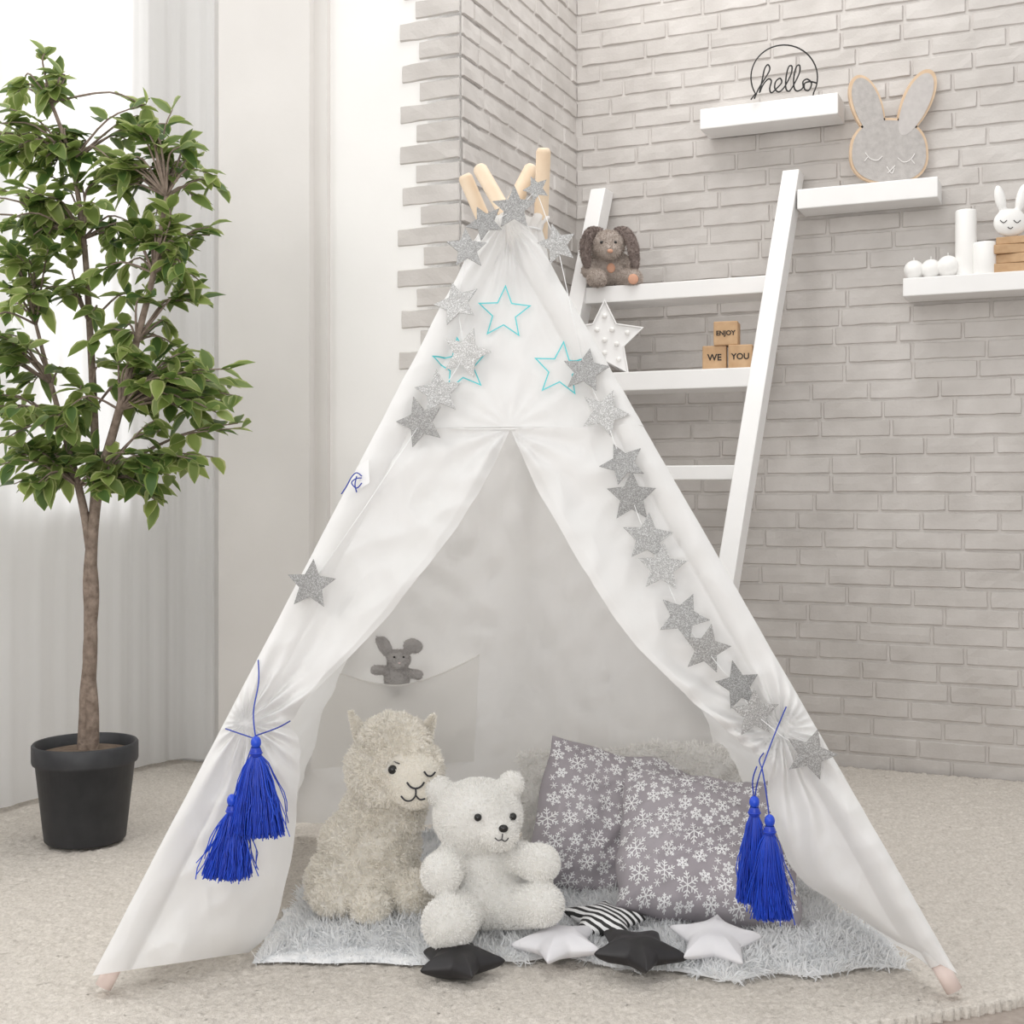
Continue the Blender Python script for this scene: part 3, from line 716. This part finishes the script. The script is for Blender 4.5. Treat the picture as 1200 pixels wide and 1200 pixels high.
# ---------------------------------------------------------------- star cushions
def starcush(c,R,T,rot,matn,tiltx,tilty,label):
    Rm=Matrix.Rotation(tiltx,3,'X')@Matrix.Rotation(tilty,3,'Y'); NA=100;NR=16; g=G()
    sp=starpts(R,.55,rot)
    def outline(k):
        s=k/NA*10; i=int(s)%10; t=s-int(s); a=Vector((*sp[i],0));b=Vector((*sp[(i+1)%10],0)); return a.lerp(b,t)
    sd=random.uniform(0,20)
    for side in(1,-1):
        V=[];Fc=[]
        for j in range(NR+1):
            q=math.sin(math.pi/2*j/NR)
            for kk in range(NA):
                p=outline(kk); rl=p.length; dirp=p/rl; rad=q*(R*.62*(1-q**1.6)+rl*q**1.6)
                hgt=T*max(0,(1-q**2.4))**.6
                pt=dirp*rad
                pw=.005*noise.noise(Vector((pt.x*26+sd,pt.y*26,side)))*(1-q**4)
                V.append(Vector(c)+Rm@Vector((pt.x,pt.y,side*(hgt+pw))))
        for j in range(NR):
            for kk in range(NA):
                f=(j*NA+kk,j*NA+(kk+1)%NA,(j+1)*NA+(kk+1)%NA,(j+1)*NA+kk); Fc.append(f if side<0 else f[::-1])
        g.add(V,Fc)
    return recenter(mk('star_cushion',g.v,g.f,matn,None,True,label=label,category='cushion',group='small star cushions'))
starcush(P(538,1129,2.17)+Vector((0,0,.004)),.078,.024,.3,'satinblk',-.02,0,'black star-shaped satin cushion lying on the carpet')
starcush(P(708,1078,2.32),.080,.022,.1,'zebra',.08,.06,'black and white striped star cushion')
starcush(P(655,1104,2.23),.084,.022,-.35,'satinwht',.05,-.05,'white star-shaped satin cushion beside the striped one')
starcush(P(748,1113,2.18),.084,.025,.55,'satinblk',.05,.08,'black star-shaped satin cushion lying on the blanket edge')
starcush(P(838,1101,2.21),.084,.022,.2,'satinwht',.18,0,'white star-shaped satin cushion beside the black one')
# ---------------------------------------------------------------- ficus
d0=3.0; px=(100-600)*d0/F
fic=empty('potted_ficus',Vector((px,d0,0)),'variegated ficus tree with braided trunk in a black pot','potted plant')
prof=[(0,.004),(.088,.004),(.092,.008),(.112,.185),(.118,.186),(.120,.192),(.120,.228),(.117,.232),(.112,.230),(.110,.20)]
V,Fc=lathe(prof,56,(px,d0,0)); mk('pot',V,Fc,'pot',fic,True,label='black plastic plant pot')
V,Fc=lathe([(.111,.205),(.08,.212),(.04,.215),(0.001,.216)],40,(px,d0,0)); mk('soil',V,Fc,'soil',fic)
def Q(x,y,dd=0): return P(x,y,d0+dd)
g=G()
paths=[([(99,893,0),(102,830,.006),(106,760,-.004),(106,690,.004),(109,620,0),(118,560,0),(140,480,-.03),(160,400,-.05),(180,320,-.05),(195,230,-.06)],.019,.005),
([(107,893,0),(108,835,-.006),(104,765,.006),(110,695,-.006),(103,625,0),(92,570,0),(76,510,.03),(60,450,.05),(42,380,.06)],.017,.004),
([(103,893,.008),(101,820,.0),(107,750,.008),(104,680,0),(109,615,.006),(112,560,.02),(110,480,.04),(105,380,.05),(98,280,.03),(84,190,.0),(60,120,0)],.017,.004)]
for pts,ra,rb in paths:
    c=catmull([Q(*p) for p in pts],6); V,Fc=tube(c,[ra+(rb-ra)*i/(len(c)-1) for i in range(len(c))],10); g.add(V,Fc)
clusters=[((42,150),(66,98),.13,31),((190,190),(72,104),.13,36),((112,230),(80,95),.14,22),((58,320),(66,62),.13,17),((200,310),(66,62),.12,20),((46,500),(74,86),.14,31),((224,464),(78,58),.14,36),((140,420),(90,60),.14,18),((170,550),(88,46),.12,22),((5,240),(46,90),.12,17),((110,545),(95,45),.12,12),((10,390),(42,60),.12,12)]
bases=[[Q(p[0],p[1],p[2]) for p in pts[5:]] for pts,_,_ in paths]; allb=[b for bb in bases for b in bb]
lg=G()
def leaf(base,dirv,L_,w,up):
    dirv=dirv.normalized(); s=dirv.cross(up); 
    if s.length<.1: s=dirv.cross(Vector((1,0,0)))
    s.normalize(); nrm=s.cross(dirv)
    V=[];st=[(0,.04),(.16,.72),(.42,1),(.72,.72),(1,.02)]; cv=random.uniform(.05,.28)
    for t,ww in st:
        c=base+dirv*L_*t-UP*cv*L_*t*t
        for q in(-1,-.74,0,.74,1): V.append(c+s*(q*ww*w*.5)+nrm*(abs(q)*ww*w*.16))
    Fc=[];mi=[]
    for j in range(4):
        for i in range(4): a=j*5+i; Fc.append((a,a+1,a+6,a+5)); mi.append(1 if i in(0,3) else 0)
    b=len(lg.v); lg.v+=[tuple(v) for v in V]; lg.f+=[tuple(i+b for i in f) for f in Fc]; lg.m+=mi
for (cx,cy),(rx,ry),rd,nt in clusters:
    for _ in range(nt):
        while True:
            a,b,c=[random.uniform(-1,1) for _ in range(3)]
            if a*a+b*b+c*c<1: break
        tip=Q(cx+a*rx,cy+b*ry,c*rd)
        low=[q for q in allb if q.z<tip.z+.02] or allb
        st=min(low,key=lambda q:(q-tip).length); mid=st.lerp(tip,.55)+Vector((random.uniform(-.02,.02),random.uniform(-.02,.02),.03))
        c=catmull([st,mid,tip],4); V,Fc=tube(c,[.0035-.0022*i/(len(c)-1) for i in range(len(c))],5); g.add(V,Fc)
        n=random.randint(5,8); dirn=(tip-mid).normalized()
        for i in range(n):
            t=1-i*.17; p=mid.lerp(tip,max(t,-.3)) if i else tip
            out=Vector((random.uniform(-1,1),random.uniform(-1,1),random.uniform(-.5,.45)))
            dv=dirn*.5+out; leaf(p,dv,random.uniform(.046,.068),random.uniform(.028,.040),Vector((random.uniform(-.4,.4),random.uniform(-1.2,-.1),1)))
mk('trunk',g.v,g.f,'bark',fic,True,label='braided brown woody trunk and branches')
mk('foliage',lg.v,lg.f,['leaf','rim'],fic,True,lg.m,label='green leaves with pale yellow-green edges',kind='stuff')
# ---------------------------------------------------------------- ladder
SB=.75; ZL=1.8
def sof(z): return SB*(1-z/ZL)
lad=empty('ladder_shelf',W(-.45,.4,0),'white wooden ladder shelf leaning against the brick wall','ladder shelf')
def rail(tb,tt,zt):
    w=.05; dp=.08
    def c(t,z,ds): return W(t,sof(z)+ds,z)
    V=[]
    for z,t in((.0,tb),(zt,tt)):
        for a,b in((-w/2,0),(w/2,0),(w/2,dp),(-w/2,dp)): V.append(c(t+a,z,b+.005))
    Fc=[(0,1,2,3),(7,6,5,4),(0,4,5,1),(1,5,6,2),(2,6,7,3),(3,7,4,0)]
    o=mk('side_rail',V,Fc,'paint',lad,False); bevel(o,.003); 
def tr(z): return ln(-.177,wt(928,.08),z/1.8)
rail(-.177,wt(928,.08),wzy(930,200,.08)); tl=wt(700,.1)
tll=tc+.035
rail(tll,tl,wzy(700,222,.08))
def rung(x,y,th,dp,zguess):
    s=sof(zguess)+.085; z=wzy(x,y,s); t0=ln(tll,tl,z/1.8)+.02; t1=tr(z)-.02
    V,Fc=boxv(W(t0,s-dp,z-th),DU*(t1-t0),UP*th,NN*dp); o=mk('shelf_board',V,Fc,'paint',lad,False); bevel(o,.003); return z,s
z2,s2=rung(905,322,.05,.16,1.45); z3,s3=rung(882,430,.055,.17,1.17); z4,s4=rung(858,545,.04,.10,.89)
def rungx(z):
    s=sof(z)+.07; V,Fc=boxv(W(tll+.02,s-.08,z-.035),DU*(tr(z)-tll-.04),UP*.035,NN*.08); o=mk('shelf_board',V,Fc,'paint',lad,False); bevel(o,.003)
rungx(.6)
def wshelf(xa,ya,xb,th,dp,label):
    z=wzy(xa,ya,dp); t0=wt(xa,dp); t1=wt(xb,dp); V,Fc=boxv(W(t0,.013,z-th),DU*(t1-t0),UP*th,NN*(dp-.013))
    o=mk('wall_shelf',V,Fc,'paint',None,False,label=label,category='shelf'); bevel(o,.003); recenter(o); return z
zs1=wshelf(820,128,982,.062,.13,'white floating shelf holding the wire sign')
zs2=wshelf(934,222,1099,.058,.13,'white floating shelf beside the ladder holding a rabbit decoration')
zs3=wshelf(1058,326,1290,.052,.14,'white floating shelf holding candles')
# hello sign
s=.115; cpt=W(wt(918,s),s,zs1); d0=cpt.y;k=d0/F
py0=HY-(zs1-H)/k
dy=py0-115
he=empty('wire_sign',cpt,'black wire hello sign standing on the white shelf','decoration')
pts=[(884,113),(889,101),(896,90),(902,79),(900,73),(896,78),(893,92),(890,106),(894,97),(900,90),(904,92),(902,101),(904,106),(910,101),(916,94),(914,89),(909,93),(908,101),(913,105),(920,98),(927,84),(928,75),(924,76),(921,89),(921,101),(925,104),(931,95),(937,82),(937,74),(933,76),(930,90),(931,101),(935,104),(941,100),(941,93),(946,90),(951,95),(948,103),(943,102),(943,95),(950,93),(958,95)]
V,Fc=tube(catmull([A_(x,y+dy) for x,y in pts],4),.0024,6); mk('hello_lettering',V,Fc,'wire',he,True,label='cursive wire word hello')
g=G(); ar=[A_(919+39*math.cos(t),88+dy+38*math.sin(t)) for t in [math.radians(v) for v in range(150,390,7)]]
V,Fc=tube([A_(880,114+dy)]+ar+[A_(952,114+dy)],.0022,6); g.add(V,Fc)
mk('ring',g.v,g.f,'wire',he,True)
# rabbit head plaque
s=.085; cpt=W(wt(1042,s),s,zs2); d0=cpt.y;k=d0/F; py0=HY-(zs2-H)/k; dy=py0-213
rb=empty('rabbit_plaque',cpt,'plywood rabbit head with grey felt face and long ears on shelf','decoration')
def ellp(cx,cy,rx,ry,rot,n=40,p=2.0,dd=0,egg=0):
    o=[]
    for i in range(n):
        a=2*math.pi*i/n; ca,sa=math.cos(a),math.sin(a); x=rx*math.copysign(abs(ca)**(2/p),ca); y=ry*math.copysign(abs(sa)**(2/p),sa); x*=1+egg*(y/ry)
        o.append(A_(cx+x*math.cos(rot)-y*math.sin(rot),cy+dy+x*math.sin(rot)+y*math.cos(rot),dd))
    return o
def plate(g,o,d1,mi):
    n=len(o); V=o+[p+Vector((0,d1,0)) for p in o]; Fc=[tuple(range(n)),tuple(range(2*n-1,n-1,-1))]+[(i,n+i,n+(i+1)%n,(i+1)%n) for i in range(n)]; g.add(V,Fc,mi)
g=G()
plate(g,ellp(1042,174,46,39,0,p=2.4,egg=.05),.012,0)
plate(g,ellp(1017,123,18,40,-.33,egg=-.12),.0121,0); plate(g,ellp(1074,117,17,42,.42,egg=-.12),.0119,0)
mk('plywood_base',g.v,g.f,'ply',rb,False,label='plywood outline with light brown edge')
g=G(); plate(g,ellp(1042,174,43.3,36.3,0,p=2.4,egg=.05,dd=-.003),.003,0); plate(g,ellp(1018,124,15.3,37.5,-.33,dd=-.0032,egg=-.12),.003,0); plate(g,ellp(1073,119,14.3,39.5,.42,dd=-.0034,egg=-.12),.003,1)
mk('felt_face',g.v,g.f,['felt','felt2'],rb,False,g.m,label='grey glitter felt face')
def ra(pts): 
    V,Fc=tube(catmull([A_(x,y+dy,-.004) for x,y in pts],5),.0015,6); return V,Fc
g=G()
for pts in([(1014,176),(1020,183),(1028,185),(1034,180)],[(1052,182),(1059,187),(1067,184),(1072,177)],[(1039,192),(1045,200),(1048,194)],[(1040,200),(1049,191)],[(1017,181),(1013,186)],[(1068,184),(1072,189)]):
    V,Fc=ra(pts); g.add(V,Fc)
mk('face_lines',g.v,g.f,'feltline',rb,True,label='white closed eyes and nose')
def onshelf(x,s,z): p=W(wt(x,s),s,0); p.z=z; return p
for x,r,lb in((1071,11.5,'small'),(1091,11.5,'small'),(1111,13,'larger')):
    p=onshelf(x,.095,zs3); rr=r*p.y/F; V,Fc=sphere(p+UP*rr,rr,24,16); g=G().add(V,Fc); V,Fc=tube([p+UP*(2*rr-.002),p+UP*(2*rr+.008)],.0012,6); g.add(V,Fc)
    recenter(mk('ball_candle',g.v,g.f,'wax',None,True,label=lb+' white round ball candle on the shelf',category='candle',group='white candles'))
for x,w,h,s in((1132,12,78,.085),(1154,13,38,.10)):
    p=onshelf(x,s,zs3); kk=p.y/F; r=w*kk;h_=h*kk
    V,Fc=lathe([(0,0),(r*.97,0),(r,.003),(r,h_-.004),(r*.94,h_),(r*.5,h_-.004),(0.0005,h_-.006)],32,p); g=G().add(V,Fc); V,Fc=tube([p+UP*(h_-.006),p+UP*(h_+.006)],.0012,6); g.add(V,Fc)
    recenter(mk('pillar_candle',g.v,g.f,'wax',None,True,label=('tall' if h>50 else 'short')+' white pillar candle on the shelf',category='candle',group='white candles'))
p=onshelf(1192,.085,zs3); kk=p.y/F; hz=0
for i,(w,h) in enumerate(((27,12),(25,11),(26,11),(22,9))):
    c=p+UP*(hz*kk); ya=-.42+[.05,-.15,.12,-.05][i]; ux=Vector((math.cos(ya),math.sin(ya),0)); uy=Vector((-math.sin(ya),math.cos(ya),0))
    V,Fc=boxv(c-ux*w*kk-uy*.03,ux*2*w*kk,uy*.06,UP*(h*kk-.001)); o=mk('wooden_book',V,Fc,'block',None,False,label='brown wooden slab in a small stack on the shelf',category='wooden block',group='stacked wooden slabs'); bevel(o,.002); recenter(o); hz+=h
d0=p.y;zb=p.z+hz*kk; k=kk; py=HY-(zb-H)/k; 
bb=empty('bunny_figurine',Vector((P(1184,py,d0).x,d0,zb)),'white wooden bunny figurine with sleeping face','decoration')
V,Fc=blob([(A_(1184,py-17),(R_(20),R_(9),R_(17))),(A_(1172,py-45),(R_(6.5),R_(5),R_(17)),(0,-.2,0)),(A_(1197,py-46),(R_(6.5),R_(5),R_(18)),(0,.25,0))],.004,4)
V[:,2]=np.maximum(V[:,2],zb); mk('body',V,Fc,'wax',bb)
hit=caster(V,Fc); g=G()
for pts in([(1172,-20),(1176,-17),(1180,-20)],[(1188,-20),(1192,-17),(1196,-20)],[(1181,-12),(1184,-10),(1187,-12)]):
    q=[hit(x,py+y,.001) for x,y in pts]; q=[v for v in q if v]
    if len(q)>1: V,Fc=tube(catmull(q,4),.0012,5); g.add(V,Fc)
mk('face_lines',g.v,g.f,'ink',bb)
# wooden blocks with text
def textmesh(txt,size,o,ux,uz,nrm,parent):
    cu=bpy.data.curves.new('t','FONT'); cu.body=txt; cu.size=size; cu.align_x='CENTER'; cu.align_y='CENTER'; cu.extrude=.0006; cu.offset=.0005
    ob_=link(bpy.data.objects.new('t',cu)); dg=bpy.context.evaluated_depsgraph_get(); me=bpy.data.meshes.new_from_object(ob_.evaluated_get(dg)); bpy.data.objects.remove(ob_)
    V=[o+ux*v.co.x+uz*v.co.y+nrm*v.co.z for v in me.vertices]; Fc=[tuple(p.vertices) for p in me.polygons]
    mk('lettering',V,Fc,'ink',parent,False,label='printed word '+txt)
def block(x,z,s,a,txt,yaw,size):
    p=onshelf(x,s,z); ya=-math.atan2(p.x,p.y)+yaw
    ux=Vector((math.cos(ya),math.sin(ya),0)); uy=Vector((-math.sin(ya),math.cos(ya),0))
    e=empty('letter_block',p,'small wooden cube block printed with '+txt,'wooden block',group='wooden word blocks')
    V,Fc=boxv(p-ux*a/2-uy*a/2,ux*a,uy*a,UP*a); o=mk('cube_body',V,Fc,'block',e,False); bevel(o,.003)
    textmesh(txt,size,p-uy*(a/2+.0006)+UP*a/2,ux,UP,-uy,e)
a=.069
block(838,z3,s3-.07,a,'WE',-.05,.026); block(869,z3,s3-.07,a,'YOU',-.10,.024); block(852,z3+a,s3-.07,a,'ENJOY',-.12,.0185)
# star lamp
p=onshelf(708,s3-.06,z3); d0=p.y;k=d0/F; 
sl=empty('star_lamp',p,'white marquee star lamp with round bulbs on ladder shelf','lamp')
cz=p.z+R_(40); c=Vector((p.x,p.y,cz))
def sring(r,yy,rot=0): return [c+Vector((a*k,yy,b*k)) for a,b in starpts(r,.50,rot)]
o0=sring(48,-.02);o1=sring(48,.03);i0=sring(45,-.02);i1=sring(45,-.012)
V=o0+o1+i0+i1; Fc=[]
for q in range(10):
    n=(q+1)%10; Fc+=[(q,10+q,10+n,n),(q,n,20+n,20+q),(20+q,20+n,30+n,30+q)]
V.append(c+Vector((0,-.012,0))); V.append(c+Vector((0,.03,0)))
for q in range(10): Fc+=[(40,30+q,30+(q+1)%10),(41,10+(q+1)%10,10+q)]
mk('star_frame',V,Fc,'paint',sl,False)
g=G()
for a,b in [(0,0)]+starpts(28,.52)[::2]+starpts(15,1)[1::2]: 
    V,Fc=sphere(c+Vector((a*k,-.016,b*k)),.0075,12,8); g.add(V,Fc)
mk('bulbs',g.v,g.f,'wax',sl,True,label='small round white bulbs',kind='stuff')
# brown bunny on shelf 2
p=onshelf(716,s2-.05,z2); d0=p.y;k=d0/F; py=HY-(z2-H)/k
bu=empty('rabbit_plush',p,'brown floppy-eared rabbit plush sitting on the ladder shelf','plush toy')
ells=[(A_(714,py-22),(R_(21),R_(17),R_(22))),(A_(712,py-50,-.02),(R_(20),R_(18),R_(18))),(A_(714,py-44,-.06),(R_(13),R_(11),R_(10)))]
for c_,r_ in chain(A_(702,py-12,-.02),A_(699,py-11,-.08),R_(10),R_(11))+chain(A_(728,py-12,-.02),A_(742,py-11,-.07),R_(10),R_(11))+chain(A_(698,py-34),A_(688,py-20,-.04),R_(6),R_(7))+chain(A_(730,py-34),A_(742,py-28,-.04),R_(6),R_(7)): ells.append((c_,r_))
V,Fc=blob(ells,.005,3); V[:,2]=np.maximum(V[:,2],z2); furmesh('body',V,Fc,12000,.0055,.0009,'brownfur',bu,jit=.8,grav=.1)
hit=caster(V,Fc)
for ex in(705,721): face_ball(hit,ex,py-54,.005,'black','eye',bu,.003)
face_ball(hit,715,py-44,(.009,.005,.006),'patch','nose',bu,.003)
face_ball(hit,742,py-11,(.016,.006,.016),'patch','foot_patch',bu,.001,label='orange fabric paw patch')
face_ball(hit,716,py-24,(.013,.005,.015),'patch','belly_patch',bu,.0,label='orange fabric patch')
for pts in([(704,-65,0),(693,-66,-.03),(687,-55,-.045),(686,-41,-.05),(688,-29,-.055)],[(722,-65,0),(733,-66,-.03),(740,-54,-.045),(743,-40,-.05),(744,-27,-.055)]):
    c_=catmull([A_(x,py+y,dd) for x,y,dd in pts],3); V,Fc=blob([(q,(R_(4+3.5*math.sin(i/12*3)),R_(3.2),R_(6.5))) for i,q in enumerate(c_)],.004,3)
    furmesh('ear',V,Fc,3000,.005,.0009,'darkear',bu,jit=.8,grav=.1,label='dark brown floppy ear')
# ---------------------------------------------------------------- light
w=bpy.data.worlds.new('world'); SC.world=w; w.use_nodes=True; bg=w.node_tree.nodes['Background']; bg.inputs[0].default_value=(1,.992,.978,1); bg.inputs[1].default_value=.80
def area(loc,tgt,size,en,col=(1,1,1)):
    l=bpy.data.lights.new('added_light','AREA'); l.size=size; l.energy=en; l.color=col; o=link(bpy.data.objects.new('added_light',l)); o.location=loc  # area lights added out of view
    o.rotation_euler=(Vector(tgt)-Vector(loc)).to_track_quat('-Z','Y').to_euler()
area((-.3,-.9,1.0),(0,2.8,.45),1.3,25,(1,.99,.97))  # added front fill to brighten the tent interior
area((-2.0,.4,2.3),(.2,2.9,.5),1.0,19,(1,.985,.96))  # added left key for modelling, not a lamp of the room
area((.5,.9,2.6),(-1.3,3.4,1.0),1.2,7,(1,1,1))  # extra fill added to brighten the curtain
area((.3,3.1,3.1),(.2,3.1,0),1.4,24,(1,.99,.97))  # added overhead to lift the tent's back panel and the walls
wl=A+LD*1.9-DU*1.0+UP*2.2
area(wl,A+LD*.6+DU*.8+UP*.9,1.5,68,(1,1,1))  # added outside to stand in for daylight through the window
try:
    SC.view_settings.view_transform='Standard'; SC.view_settings.look='None'
except Exception as e: print(e)
